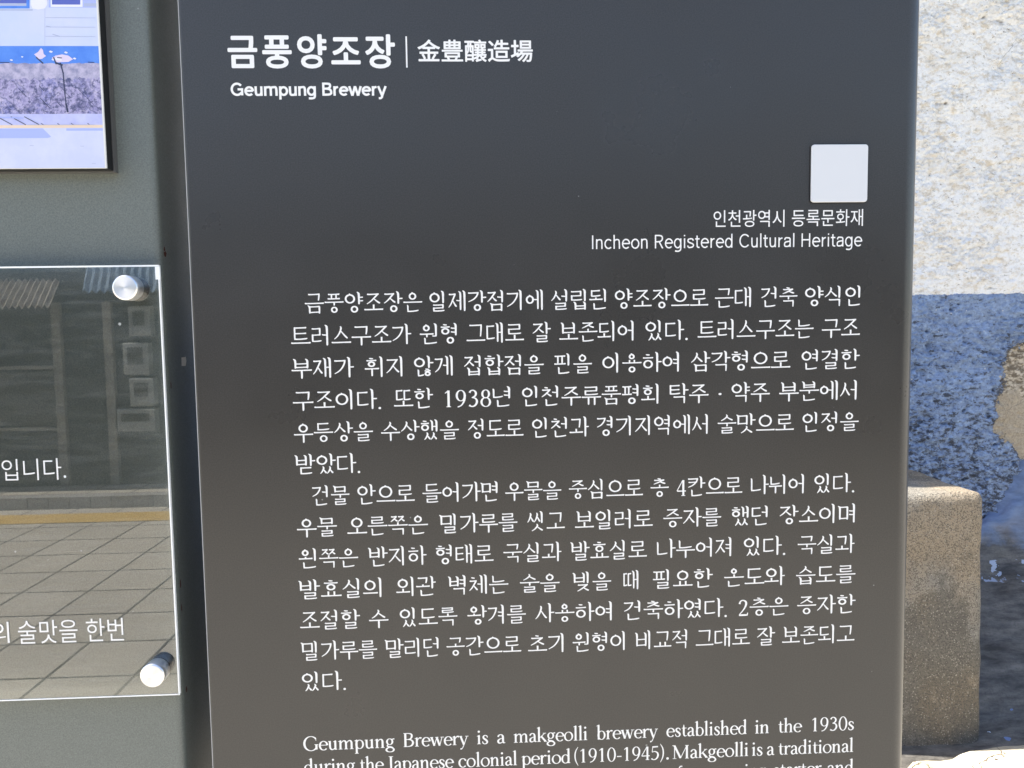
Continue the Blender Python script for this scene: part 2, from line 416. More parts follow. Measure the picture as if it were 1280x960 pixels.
# the material works in metres on the wall: keep object axes at the world origin
wo.data.transform(Matrix.Translation((2, 2.45, 0))); wo.location = (-2, -2.45, 0)
b = MB(); b.box(-6, 8, WY-.262, WY+.9, 3.3, 3.42); b.build("shade_slab", simple("shade_slab_grey", (.30, .28, .25), .8), wall)  # unseen slab added to throw the shadow edge over block and ground
# battered cement foot
prof = [(WY+.03, .86), (WY-.012, .76), (WY-.035, .66), (WY-.075, .53), (WY-.15, .42), (WY-.27, .32), (WY-.43, .19), (WY-.57, .06), (WY-.66, .014), (WY-.80, .004), (WY-.86, -.03)]
PS = []
for (ya, za), (yb, zb) in zip(prof, prof[1:]):
    for k in range(6): PS.append((ya+(yb-ya)*k/6, za+(zb-za)*k/6))
PS.append(prof[-1]); vs = []; fs = []
nx = 220
for j, (y, z) in enumerate(PS):
    for i in range(nx+1):
        x = 0.6+3.0*i/nx
        e = min(1, j/10)
        e *= max(.12, min(1, z/.2))
        d = .030*noise.fractal((x*2.6, y*5, z*5), 1.0, 2.0, 4)*e + (.012*noise.noise((x*13, z*30, y*20)))*e
        sl = 0
        top = .05*noise.noise((x*5, 1, 1))+.03*noise.noise((x*14, 3, 1)) + max(-.26, min(.06, (x-2.24)*1.9))*max(0, 1-j/18)
        vs.append((x, y-d*.6, z+d*.7+sl+(top if j < 18 else 0)))
for j in range(len(PS)-1):
    for i in range(nx): a = j*(nx+1)+i; fs.append((a, a+nx+1, a+nx+2, a+1))
fo = mesh_obj("foot", vs, fs, M_foot, wall, smooth=True)
fo.data.transform(Matrix.Translation((2, 2.45, 0))); fo.location = (-2, -2.45, 0)

# ------------------------------------------------------------------ concrete block
def make_block():
    root = tag(empty("concrete_block", (1.45, 2.0, 0)), "weathered upright concrete block with sunlit top standing before the blue wall", "concrete block")
    bm = bmesh.new(); x0, x1, y0, y1, z1 = 1.10, 1.676, 1.81, 2.32, .878
    bmesh.ops.create_cube(bm, size=1)
    for v in bm.verts:
        v.co = Vector((x0+(x1-x0)*(v.co.x+.5), y0+(y1-y0)*(v.co.y+.5), -.05+(z1+.05)*(v.co.z+.5)))
        if v.co.z < .1: v.co.x += .014*(1 if v.co.x > 1.4 else -1); v.co.y -= .012 if v.co.y < 2 else 0
    bmesh.ops.bevel(bm, geom=[e for e in bm.edges], offset=.036, segments=5, profile=.6, affect='EDGES')
    bmesh.ops.subdivide_edges(bm, edges=[e for e in bm.edges if e.calc_length() > .05], cuts=26, use_grid_fill=True)
    bm.normal_update()
    for v in bm.verts:
        p = v.co; d = .005*noise.fractal(p*7, 1.0, 2.0, 4)+.0022*noise.noise(p*60)
        v.co += v.normal*d
    for f in bm.faces: f.smooth = True
    me = bpy.data.meshes.new("body"); bm.to_mesh(me); bm.free()
    me.transform(Matrix.Translation((-1.45, -2.0, 0))); me.materials.append(M_block)
    link(bpy.data.objects.new("body", me), root)
    return root
blk = make_block()

# ------------------------------------------------------------------ sheet-metal sign bodies
def folded_panel(name, xl, xr, yf, depth, z0, z1, rl, rr, mat, parent, closed=True):
    pr = [(xl, yf+depth)]
    for k in range(11):
        a = math.pi/2*k/10; pr.append((xl+rl-rl*math.cos(a), yf+rl-rl*math.sin(a)))
    for k in range(17):
        a = math.pi/2*k/16; pr.append((xr-rr+rr*math.sin(a), yf+rr-rr*math.cos(a)))
    pr.append((xr, yf+depth)); n = len(pr)
    vs = [(x, y, z0) for x, y in pr]+[(x, y, z1) for x, y in pr]
    fs = [(i, i+1, n+i+1, n+i) for i in range(n-1)]
    fs += [(n-1, 0, n, 2*n-1), tuple(range(n, 2*n)), tuple(range(n-1, -1, -1))]
    o = mesh_obj(name, vs, fs, mat, parent); auto_smooth(o, 30); return o

sign = tag(empty("information_sign", (.068, .02, 0)), "dark grey information sign with white Korean and English text, in front of the wall", "sign")
folded_panel("panel", -.2330, .3757, 0, .115, 0, 2.05, .0025, .016, M_sign, sign)
board = tag(empty("notice_board", (-.65, .09, 0)), "green grey notice board with photo print and clear panel, left of the dark sign", "notice board")
bp = folded_panel("panel", -1.10, -.2605, .012, .16, 0, 2.10, .006, .006, M_board, board)

# ------------------------------------------------------------------ lettering
WH, WV = .076, .098
def ribbon(pts, closed=False):
    n = len(pts); L = []; Rr = []
    for i in range(n):
        if closed: a, c = pts[(i-1) % n], pts[(i+1) % n]
        else: a, c = pts[max(0, i-1)], pts[min(n-1, i+1)]
        dx, dy = c[0]-a[0], c[1]-a[1]; l = math.hypot(dx, dy) or 1
        w = pts[i][2]/2; L.append((pts[i][0]-dy/l*w, pts[i][1]+dx/l*w)); Rr.append((pts[i][0]+dy/l*w, pts[i][1]-dx/l*w))
    vs = L+Rr; fs = [(i, n+i, n+i+1, i+1) for i in range(n-1)]
    if closed: fs.append((n-1, 2*n-1, n, 0))
    return vs, fs
def smoothp(p, k=2):
    for _ in range(k):
        q = [p[0]]
        for a, b in zip(p, p[1:]):
            q.append(tuple(a[i]*.75+b[i]*.25 for i in range(3))); q.append(tuple(a[i]*.25+b[i]*.75 for i in range(3)))
        q.append(p[-1]); p = q
    return p
class Pen:
    def __init__(s, k=1.0): s.r = []; s.k = k
    def path(s, *p, sm=2): 
        s.r.append(ribbon(smoothp([(x, y, w*s.k) for x, y, w in p], sm) if sm else [(x, y, w*s.k) for x, y, w in p]))
    def H(s, x0, x1, y, w=WH):
        d = min(.05, (x1-x0)*.2)
        s.path((x0, y+.016, w*.75), (x0+d*.7, y+.004, w*1.05), (x0+d*2, y-.002, w*.85), (x1-d*2, y+.010, w*.88), (x1-d*.5, y+.014, w*1.18), (x1, y+.006, w*.65), sm=1)
    def V(s, x, y1, y0, w=WV, head=True):
        p = [(x-.10, y1+.045, w*.35), (x-.035, y1+.002, w*.85), (x, y1-.055, w*1.15)] if head else [(x, y1, w)]
        s.path(*p, (x+.002, (y1+y0)/2, w*.95), (x, y0+.05, w*.95), (x-.003, y0, w*.55), sm=1)
    def O(s, cx, cy, rx, ry, tick=True):
        n = 26; pts = []
        for i in range(n):
            a = 2*math.pi*i/n; w = (WH*.92+(WV*.98-WH*.92)*abs(math.cos(a)))*s.k
            pts.append((cx+rx*math.cos(a), cy+ry*math.sin(a), w))
        s.r.append(ribbon(pts, True))
        if tick: s.path((cx-.045, cy+ry+.062, .03), (cx-.01, cy+ry+.035, .075), (cx+.03, cy+ry, .06), sm=1)
def cons(P, c, x0, y0, x1, y1, k):
    w, h = x1-x0, y1-y0; cx = (x0+x1)/2; ym = (y0+y1)/2
    D = {'ㄲ': 'ㄱ', 'ㄸ': 'ㄷ', 'ㅃ': 'ㅂ', 'ㅆ': 'ㅅ', 'ㅉ': 'ㅈ', 'ㄶ': 'ㄴㅎ', 'ㄵ': 'ㄴㅈ', 'ㅄ': 'ㅂㅅ', 'ㄺ': 'ㄹㄱ'}
    if c in D:
        a = D[c][0]; b = D[c][-1]; g = .02; x0 -= .06*w; x1 += .06*w; cx = (x0+x1)/2
        cons(P, a, x0, y0, cx-g, y1, k); cons(P, b, cx+g, y0, x1, y1, k); return
    if c == 'ㄱ' or c == 'ㅋ':
        P.H(x0, x1, y1)
        if k in 'RC': P.path((x1-.035, y1+.02, .085), (x1-.07, y1-.30*h, .078), (x0+.52*w, y0+.22*h, .07), (x0+.02*w, y0-.04*h, .040))
        elif k == 'T': P.path((x1-.035, y1+.015, .085), (x1-.045, ym, .08), (x1-.075, y0, .06))
        else: P.path((x1-.03, y1+.015, .085), (x1-.03, ym, .08), (x1-.035, y0-.03, .055), sm=1)
        if c == 'ㅋ': P.H(x0+.05*w, x1-.10*w, y1-.42*h, WH*.9)
    elif c == 'ㄴ':
        P.path((x0-.015, y1+.02, .035), (x0+.02, y1-.02, .085), (x0+.022, ym, .078), (x0+.022, y0+.05, .075), (x0+.028, y0+.01, .07), sm=1)
        P.path((x0-.005, y0+.005, .075), (x0+.35*w, y0-.005, .066), (x1-.1*w, y0+.035, .07), (x1, y0+.06, .045), sm=1)
    elif c == 'ㄷ' or c == 'ㅌ':
        P.H(x0, x1-.04*w, y1)
        if c == 'ㅌ': P.H(x0+.04, x1-.06*w, ym, WH*.9)
        P.path((x0+.035, y1+.01, .08), (x0+.035, ym, .078), (x0+.035, y0, .078), sm=0)
        P.path((x0+.005, y0+.005, .07), (x0+.4*w, y0-.003, .066), (x1-.1*w, y0+.022, .074), (x1+.02*w, y0+.045, .045), sm=1)
    elif c == 'ㄹ':
        P.H(x0, x1-.02, y1, WH*.92); P.V(x1-.055, y1+.0, ym, WV*.9, False)
        P.H(x0, x1-.02, ym, WH*.88); P.V(x0+.035, ym+.02, y0-.01, WV*.9, False)
        P.path((x0+.005, y0+.005, .066), (x0+.4*w, y0-.003, .062), (x1-.06*w, y0+.015, .07), (x1+.04*w, y0+.04, .04), sm=1)
    elif c == 'ㅁ':
        P.V(x0+.035, y1+.02, y0-.04, WV*.95); P.H(x0+.03, x1-.01, y1-.01, WH*.95)
        P.V(x1-.035, y1+.01, y0-.05, WV*.95, False); P.H(x0+.03, x1-.03, y0+.015, WH*.92)
    elif c == 'ㅂ':
        P.V(x0+.035, y1+.03, y0-.04, WV*.95); P.V(x1-.035, y1+.03, y0-.04, WV*.95)
        P.H(x0+.03, x1-.03, y0+.52*h, WH*.88); P.H(x0+.03, x1-.03, y0+.015, WH*.9)
    elif c == 'ㅍ':
        P.H(x0, x1, y1-.01); P.V(x0+.30*w, y1, y0+.03, WV*.85, False); P.V(x0+.70*w, y1, y0+.03, WV*.85, False); P.H(x0-.02, x1+.02, y0+.015)
    elif c == 'ㅅ':
        P.path((cx-.03, y1+.06, .04), (cx+.02, y1-.02, .09), (cx-.05*w, ym+.12*h, .08), (x0+.24*w, y0+.22*h, .068), (x0-.01, y0-.02, .036))
        P.path((cx-.02*w, ym+.20*h, .045), (cx+.16*w, ym-.06*h, .066), (x1-.08*w, y0+.10*h, .09), (x1+.01, y0+.04*h, .06), sm=1)
    elif c == 'ㅈ' or c == 'ㅊ':
        t = y1
        if c == 'ㅊ':
            t = y1-.24*h; P.path((cx-.10, y1+.045, .045), (cx-.02, y1+.02, .08), (cx+.07, y1+.01, .05), sm=1)
        P.H(x0+.02*w, x1-.06*w, t); hh = t-y0
        P.path((x1-.14*w, t+.012, .085), (cx+.10*w, t-.36*hh, .078), (x0+.28*w, y0+.2*hh, .068), (x0-.01, y0-.03, .036))
        P.path((cx+.03*w, t-.46*hh, .045), (cx+.2*w, y0+.32*hh, .066), (x1-.07*w, y0+.08*hh, .09), (x1+.02, y0+.01, .06), sm=1)
    elif c == 'ㅇ':
        r = min(w, h)/2; rx = min(w/2, r*1.12)
        P.O(cx, y0+min(h/2, r)+(h/2-min(h/2, r)), rx-.025, r-.012, k != 'F')
    elif c == 'ㅎ':
        P.path((cx-.11, y1+.05, .04), (cx-.03, y1+.03, .078), (cx+.08, y1+.025, .05), sm=1)
        P.H(x0, x1, y1-.20*h, WH*.92); hh = h*.66; r = min(w*.78, hh)/2
        P.O(cx, y0+r, min(w*.40, r*1.15)-.01, r-.015, False)
CHO = 'ㄱㄲㄴㄷㄸㄹㅁㅂㅃㅅㅆㅇㅈㅉㅊㅋㅌㅍㅎ'
JUNG = 'ㅏㅐㅑㅒㅓㅔㅕㅖㅗㅘㅙㅚㅛㅜㅝㅞㅟㅠㅡㅢㅣ'
JONG = ['', 'ㄱ', 'ㄲ', 'ㄳ', 'ㄴ', 'ㄵ', 'ㄶ', 'ㄷ', 'ㄹ', 'ㄺ', 'ㄻ', 'ㄼ', 'ㄽ', 'ㄾ', 'ㄿ', 'ㅀ', 'ㅁ', 'ㅂ', 'ㅄ', 'ㅅ', 'ㅆ', 'ㅇ', 'ㅈ', 'ㅊ', 'ㅋ', 'ㅌ', 'ㅍ', 'ㅎ']
def hangul(ch):
    i = ord(ch)-0xAC00; c, v, f = CHO[i//588], JUNG[i % 588//28], JONG[i % 28]
    P = Pen(); F = bool(f)
    if v in 'ㅏㅐㅑㅒㅓㅔㅕㅖㅣ':
        xr = {'ㅏ': .56, 'ㅑ': .56, 'ㅣ': .60, 'ㅓ': .50, 'ㅕ': .50, 'ㅐ': .46, 'ㅒ': .46, 'ㅔ': .43, 'ㅖ': .43}[v]
        y0, y1 = (.47, .90) if F else (.20, .84)
        if c == 'ㅎ': y1 += .02
        if c in 'ㄱㅅㅈㅊㅋㅆㅉ' and v in 'ㅏㅑㅣ': xr += .03
        cons(P, c, .05, y0, xr, y1, 'R')
        b = .40 if F else -.02; t = .99
        ym = .67 if F else .52
        if v in 'ㅏㅑㅣ':
            x = .76; P.V(x, t, b)
            if v == 'ㅏ': P.path((x, ym, .055), (x+.12, ym+.002, .07), (x+.22, ym+.008, .06), sm=1)
            if v == 'ㅑ':
                for d in (-.09, .09): P.path((x, ym+d, .05), (x+.12, ym+d, .066), (x+.21, ym+d+.006, .055), sm=1)
        elif v in 'ㅓㅕ':
            x = .80; P.V(x, t, b)
            for d in ((0,) if v == 'ㅓ' else (-.10, .10)): P.path((x-.25, ym+d+.02, .05), (x-.16, ym+d, .068), (x, ym+d, .055), sm=1)
        elif v in 'ㅐㅒ':
            P.V(.62, t-.03, b+.05, WV*.92); P.V(.84, t, b)
            for d in ((0,) if v == 'ㅐ' else (-.08, .08)): P.path((.62, ym+d, .06), (.84, ym+d+.01, .06), sm=0)
        else:
            P.V(.65, t-.03, b+.05, WV*.92); P.V(.86, t, b)
            for d in ((0,) if v == 'ㅔ' else (-.09, .09)): P.path((.44, ym+d+.015, .05), (.52, ym+d, .064), (.65, ym+d, .055), sm=1)
        if F: cons(P, f, .24 if f not in 'ㅆㄶ' else .26, .0, .80, .30, 'F')
    elif v in 'ㅗㅛㅜㅠㅡ':
        lx0, lx1 = .02, .98
        if F:
            P.k = .93
            a = {'ㅗ': .70, 'ㅛ': .70, 'ㅜ': .68, 'ㅠ': .68, 'ㅡ': .62}[v]
            cons(P, c, .20, a, .78, .93, 'T')
            hy = {'ㅗ': .48, 'ㅛ': .48, 'ㅜ': .52, 'ㅠ': .52, 'ㅡ': .47}[v]
            P.H(lx0, lx1, hy)
            if v == 'ㅗ': P.V(.5, .64, hy, WV*.9, False)
            if v == 'ㅛ': P.V(.38, .64, hy, WV*.85, False); P.V(.62, .64, hy, WV*.85, False)
            if v == 'ㅜ': P.V(.5, hy, .35, WV*.9, False)
            if v == 'ㅠ': P.V(.38, hy, .35, WV*.85, False); P.V(.62, hy, .35, WV*.85, False)
            cons(P, f, .22, .0, .78, .27 if v != 'ㅡ' else .31, 'F')
        else:
            a, hy = {'ㅗ': (.44, .12), 'ㅛ': (.44, .12), 'ㅜ': (.52, .38), 'ㅠ': (.52, .38), 'ㅡ': (.32, .12)}[v]
            cons(P, c, .17, a, .81, .90, 'T'); P.H(lx0, lx1, hy)
            if v == 'ㅗ': P.V(.5, .38, hy, WV*.92, False)
            if v == 'ㅛ': P.V(.36, .36, hy, WV*.9, False); P.V(.64, .36, hy, WV*.9, False)
            if v == 'ㅜ': P.V(.5, hy, -.05, WV*.95, False)
            if v == 'ㅠ': P.V(.36, hy, -.02, WV*.9, False); P.V(.66, hy, -.04, WV*.9, False)
    else:
        up = v in 'ㅘㅙㅚㅢ'
        if F: a, t, hy = .66, .93, .48
        else: a, t, hy = (.46, .88, .20) if up else (.52, .90, .40)
        if v == 'ㅢ' and not F: a = .36
        cons(P, c, .08, a, .56, t, 'C' if c in 'ㅅㅈㅊㅇㅎ' else 'T')
        P.H(-.01, .68 if v not in 'ㅙㅞ' else .56, hy)
        if v in 'ㅘㅙㅚ': P.V(.33, a-.07, hy, WV*.88, False)
        if v in 'ㅝㅞㅟ': P.V(.34, hy, hy-.16 if F else .02, WV*.88, False)
        b = .36 if F else -.03; x = .80
        P.V(x, .99, b)
        ym = .70 if F else .50
        if v == 'ㅘ': P.path((x, ym, .055), (x+.1, ym, .066), (x+.18, ym+.006, .055), sm=1)
        if v == 'ㅝ': P.path((x-.19, hy-.10+.01, .05), (x-.1, hy-.10, .064), (x, hy-.10, .055), sm=1)
        if F: cons(P, f, .22, .0, .84, .27, 'F')
    return P.r, 1.0
def arc(cx, cy, rx, ry, a0, a1, thin=.034, thick=.088, n=26, tilt=0):
    p = []
    for i in range(n+1):
        a = R(a0+(a1-a0)*i/n); p.append((cx+rx*math.cos(a), cy+ry*math.sin(a), thin+(thick-thin)*abs(math.cos(a-R(tilt)))**1.6))
    return p
def latin(ch):
    P = Pen(1.02); X = .42; A = .70; T = .036; st = .086
    def stem(x, y0, y1, bot=True, top='flag', w=st):
        P.path((x, y1, w), (x, y0, w), sm=0)
        if bot: P.path((x-.085, y0+.012, .026), (x+.085, y0+.012, .026), sm=0)
        if top == 'flag': P.path((x-.095, y1-.045, .022), (x+.03, y1+.006, .05), sm=0)
        if top == 'flat': P.path((x-.085, y1-.012, .026), (x+.085, y1-.012, .026), sm=0)
    def pa(*p, sm=2): P.path(*p, sm=sm)
    def ar(*a, **k): P.path(*arc(*a, **k), sm=0)
    ring = lambda cx, cy, rx, ry, tilt=0: P.r.append(ribbon([(x, y, w*.92) for x, y, w in arc(cx, cy, rx, ry, 0, 360, tilt=tilt)[:-1]], True))
    adv = .42
    if ch == 'a':
        pa((.06, .31, .05), (.075, .36, .075), (.14, .425, .036), (.23, .41, .05), (.275, .34, .086), (.275, .2, .086), (.275, .06, .086), (.31, .012, .05), (.37, .035, .026))
        pa((.27, .25, .03), (.15, .22, .038), (.065, .15, .08), (.06, .07, .086), (.11, .005, .06), (.2, .02, .04), (.275, .09, .03)); adv = .38
    elif ch == 'b': stem(.10, 0, A, bot=False); ring(.235, .205, .15, .205); adv = .44
    elif ch == 'c': ar(.21, .21, .165, .21, 45, 318); pa((.30, .36, .06), (.345, .33, .085), (.33, .30, .05), sm=1); adv = .38
    elif ch == 'd': ring(.195, .205, .15, .205); stem(.335, 0, A, bot=False); pa((.33, .012, .03), (.41, .02, .03), sm=0); adv = .45
    elif ch == 'e': ar(.21, .21, .165, .21, 5, 318); pa((.06, .235, .03), (.37, .235, .034), sm=0); adv = .39
    elif ch == 'f': pa((.13, 0, st), (.13, .5, st), (.16, .64, .07), (.25, .69, .035), (.33, .655, .07), sm=2); pa((.045, .012, .026), (.235, .012, .026), sm=0); pa((.03, .405, .03), (.28, .405, .03), sm=0); adv = .28
    elif ch == 'g':
        ring(.19, .28, .12, .14); ring(.20, -.105, .165, .105)
        pa((.12, .16, .03), (.075, .10, .06), (.11, .035, .07), (.25, .03, .07), (.33, -.03, .07), sm=2); pa((.28, .37, .03), (.34, .41, .05), (.40, .405, .055), sm=1); adv = .42
    elif ch in 'hn':
        stem(.10, 0, A if ch == 'h' else X); pa((.12, .28, .03), (.19, .39, .038), (.28, .42, .055), (.345, .35, .086), (.345, .2, .086), (.345, 0, .086))
        pa((.26, .012, .026), (.43, .012, .026), sm=0); adv = .47
    elif ch == 'i': stem(.11, 0, X); P.r.append(ribbon([(x, y, .052) for x, y, w in arc(.105, .60, .026, .026, 0, 360)[:-1]], True)); adv = .23
    elif ch == 'k': stem(.10, 0, A); pa((.13, .19, .034), (.36, .40, .036), sm=0); pa((.28, .41, .026), (.43, .41, .026), sm=0); pa((.20, .27, .08), (.41, .01, .09), sm=0); pa((.33, .012, .026), (.48, .012, .026), sm=0); adv = .46
    elif ch == 'l': stem(.11, 0, A); adv = .23
    elif ch == 'm':
        stem(.10, 0, X)
        for x in (.10, .345): pa((x+.02, .28, .03), (x+.09, .39, .038), (x+.18, .42, .055), (x+.245, .35, .086), (x+.245, .2, .086), (x+.245, 0, .086)); pa((x+.165, .012, .026), (x+.325, .012, .026), sm=0)
        adv = .71
    elif ch == 'o': ring(.22, .21, .175, .21, 10); adv = .44
    elif ch == 'p': stem(.10, -.23, X); ring(.235, .21, .15, .205); adv = .44
    elif ch == 'r': stem(.10, 0, X); pa((.12, .27, .03), (.18, .38, .04), (.25, .425, .06), (.31, .385, .085), sm=1); adv = .32
    elif ch == 's': pa((.27, .30, .03), (.265, .37, .05), (.17, .425, .036), (.075, .37, .07), (.09, .27, .085), (.21, .19, .09), (.275, .10, .085), (.22, .01, .05), (.12, -.005, .034), (.055, .05, .05), (.045, .13, .03)); adv = .32
    elif ch == 't': pa((.125, .56, .03), (.125, .4, .086), (.125, .15, .086), (.14, .04, .07), (.2, .005, .045), (.27, .04, .026)); pa((.03, .40, .03), (.26, .40, .03), sm=0); adv = .28
    elif ch == 'u':
        pa((.10, X, st), (.10, .2, st), (.11, .06, .08), (.19, -.005, .05), (.27, .03, .036), (.33, .12, .03)); stem(.335, 0, X, bot=False); pa((.02, X-.014, .026), (.11, X-.014, .026), sm=0); pa((.33, .012, .03), (.41, .02, .03), sm=0); adv = .46
    elif ch in 'vwy':
        if ch == 'w':
            for x in (.06, .30): pa((x, X, .088), (x+.13, .0, .088), sm=0); pa((x+.13, 0, .034), (x+.245, X, .034), sm=0)
            for x in (.06, .30, .55): pa((x-.07, X-.012, .026), (x+.08, X-.012, .026), sm=0)
            adv = .62
        else:
            pa((.06, X, .088), (.21, .0, .088), sm=0)
            if ch == 'v': pa((.21, 0, .034), (.345, X, .034), sm=0)
            else: pa((.36, X, .034), (.21, -.02, .036), (.13, -.19, .036), (.05, -.2, .08), sm=1)
            for x in (.06, .345): pa((x-.07, X-.012, .026), (x+.08, X-.012, .026), sm=0)
            adv = .41
    elif ch == 'G':
        ar(.34, .33, .29, .34, 42, 322, thick=.098); stem(.575, .04, .29, bot=False, top='flat', w=.09); pa((.555, .60, .026), (.56, .47, .03), sm=0); adv = .68
    elif ch == 'B':
        stem(.13, 0, .66, bot=True, top='flat', w=.095); pa((.1, .645, T), (.3, .645, T), (.42, .60, .07), (.43, .49, .092), (.38, .39, .06), (.28, .355, T), (.12, .35, T))
        pa((.25, .352, T), (.40, .335, .055), (.49, .22, .098), (.44, .07, .08), (.3, .014, T), (.1, .014, T)); adv = .55
    elif ch == 'J': pa((.19, .65, .095), (.19, .2, .095), (.19, .0, .08), (.13, -.10, .05), (.05, -.10, .08)); pa((.09, .648, .026), (.29, .648, .026), sm=0); adv = .32
    elif ch == 'M':
        stem(.12, 0, .65, True, None, .038); stem(.70, 0, .65, True, 'flat', .095); pa((.11, .65, .095), (.40, .03, .095), sm=0); pa((.40, .02, .034), (.70, .65, .034), sm=0); pa((.02, .648, .026), (.16, .648, .026), sm=0); adv = .84
    elif ch == '0': ring(.22, .33, .165, .335); adv = .44
    elif ch == '1': stem(.22, 0, .66, True, None, .085); pa((.09, .55, .03), (.22, .65, .05), sm=0); adv = .44
    elif ch == '2': pa((.07, .50, .08), (.10, .62, .05), (.21, .665, .04), (.33, .60, .08), (.34, .47, .085), (.25, .27, .05), (.06, .05, .03)); pa((.05, .03, .07), (.3, .03, .07), (.38, .03, .06), (.40, .13, .03), sm=0); adv = .44
    elif ch == '3': pa((.08, .56, .08), (.13, .65, .04), (.24, .66, .045), (.33, .56, .082), (.30, .42, .07), (.16, .36, .03)); pa((.17, .36, .03), (.31, .34, .055), (.37, .2, .088), (.29, .04, .07), (.16, -.005, .036), (.06, .06, .08)); adv = .44
    elif ch == '4': stem(.30, 0, .65, True, None, .085); pa((.28, .65, .034), (.03, .21, .034), sm=0); pa((.03, .20, .045), (.41, .20, .045), sm=0); adv = .44
    elif ch == '5': pa((.11, .64, .034), (.085, .36, .03), sm=0); pa((.10, .62, .07), (.36, .635, .06), sm=0); pa((.085, .37, .03), (.22, .415, .04), (.36, .32, .075), (.36, .14, .088), (.25, .01, .05), (.13, -.005, .036), (.05, .06, .075)); adv = .44
    elif ch == '8': ring(.22, .50, .125, .16); ring(.22, .175, .16, .18); adv = .44
    elif ch == '9': ring(.215, .45, .15, .21); pa((.365, .46, .085), (.35, .25, .075), (.24, .05, .045), (.09, -.005, .04)); adv = .44
    elif ch == '(': pa((.24, .76, .02), (.10, .52, .06), (.10, .14, .06), (.24, -.14, .02)); adv = .27
    elif ch == ')': pa((.03, .76, .02), (.17, .52, .06), (.17, .14, .06), (.03, -.14, .02)); adv = .27
    elif ch == '-': pa((.04, .225, .05), (.25, .225, .05), sm=0); adv = .29
    elif ch == '.': P.r.append(ribbon([(x, y, .06) for x, y, w in arc(.10, .035, .03, .03, 0, 360)[:-1]], True)); adv = .22
    return P.r, adv
def sans(ch, w):
    """one-weight grotesque letters"""
    r = []; c = w/2
    def pa(*p, sm=2): 
        q = [(x, y, w) for x, y in p]; r.append(ribbon(smoothp(q, sm) if sm else q))
    ar = lambda cx, cy, rx, ry, a0, a1: r.append(ribbon(arc(cx, cy, rx, ry, a0, a1, w, w)))
    ring = lambda cx, cy, rx, ry: r.append(ribbon(arc(cx, cy, rx, ry, 0, 360, w, w)[:-1], True))
    st = lambda x, y0, y1: pa((x, y1), (x, y0), sm=0)
    arch = lambda x: pa((x, .34), (x+.03, .46), (x+.14, .53-c), (x+.26, .48), (x+.29, .35), (x+.29, 0))
    adv = .48
    if ch == 'G': ar(.35, .36, .27, .365-c, 40, 325); pa((.38, .355), (.63, .355), sm=0); st(.63-c*.4, .03, .36+c); adv = .72
    elif ch == 'C': ar(.35, .36, .27, .365-c, 40, 320); adv = .64
    elif ch == 'B':
        st(.10, 0, .72); pa((.1, .72-c), (.32, .72-c), (.45, .64), (.45, .46), (.33, .385), (.1, .385)); pa((.1, .385), (.35, .385), (.50, .30), (.50, .10), (.36, c), (.1, c)); adv = .58
    elif ch == 'R': st(.10, 0, .72); pa((.1, .72-c), (.34, .72-c), (.48, .64), (.48, .44), (.34, .35), (.1, .35)); pa((.30, .36), (.50, 0), sm=0); adv = .58
    elif ch == 'H': st(.10, 0, .72); st(.52, 0, .72); pa((.1, .38), (.52, .38), sm=0); adv = .63
    elif ch == 'I': st(.10, 0, .72); adv = .21
    elif ch == 'e': ar(.25, .26, .195, .27-c, 0, 316); pa((.07, .275), (.445, .275), sm=0); adv = .49
    elif ch == 'c': ar(.25, .26, .195, .27-c, 46, 314); adv = .45
    elif ch == 'o': ring(.25, .26, .195, .27-c); adv = .50
    elif ch == 'u': pa((.09, .52), (.09, .2), (.12, .05), (.22, c-.01), (.34, .06), (.38, .2)); st(.38, 0, .52); adv = .48
    elif ch == 'n': st(.09, 0, .52); arch(.09)
    elif ch == 'h': st(.09, 0, .74); arch(.09)
    elif ch == 'm': st(.09, 0, .52); arch(.09); arch(.38); adv = .77
    elif ch == 'p': st(.09, -.2, .52); ring(.265, .26, .175, .27-c); adv = .50
    elif ch == 'd': st(.40, 0, .74); ring(.225, .26, .175, .27-c); adv = .50
    elif ch == 'g': ring(.225, .26, .175, .27-c); pa((.40, .52), (.40, .05), (.39, -.10), (.28, -.2+c), (.16, -.2+c), (.08, -.14)); adv = .50
    elif ch == 'r': st(.09, 0, .52); pa((.09, .30), (.13, .44), (.28, .515-c*.6)); adv = .32
    elif ch == 'i': st(.09, 0, .52); st(.09, .63, .63+w); adv = .19
    elif ch == 'l': st(.09, 0, .74); adv = .19
    elif ch == 't': pa((.13, .66), (.13, .2), (.14, .04), (.27, c-.01)); pa((.02, .52-c), (.27, .52-c), sm=0); adv = .30
    elif ch == 's': pa((.37, .39), (.32, .51-c*.4), (.21, .53-c), (.08, .47), (.07, .33), (.22, .27), (.38, .21), (.37, .07), (.21, c-.01), (.1, .03), (.05, .13)); adv = .43
    elif ch == 'a': pa((.07, .38), (.11, .50), (.24, .53-c), (.37, .48), (.38, .34), (.38, 0)); pa((.38, .31), (.22, .29), (.07, .25), (.06, .05), (.17, c-.01), (.32, .05), (.38, .16)); adv = .47
    elif ch == 'w':
        for a, b in (((.04, .52), (.19, 0)), ((.19, 0), (.34, .52)), ((.34, .52), (.49, 0)), ((.49, 0), (.64, .52))): pa(a, b, sm=0)
        adv = .68
    elif ch == 'y': pa((.04, .52), (.235, .0), sm=0); pa((.43, .52), (.26, .06), (.20, -.14), (.06, -.2+c), sm=1); adv = .47
    elif ch == ' ': adv = .24
    return r, adv
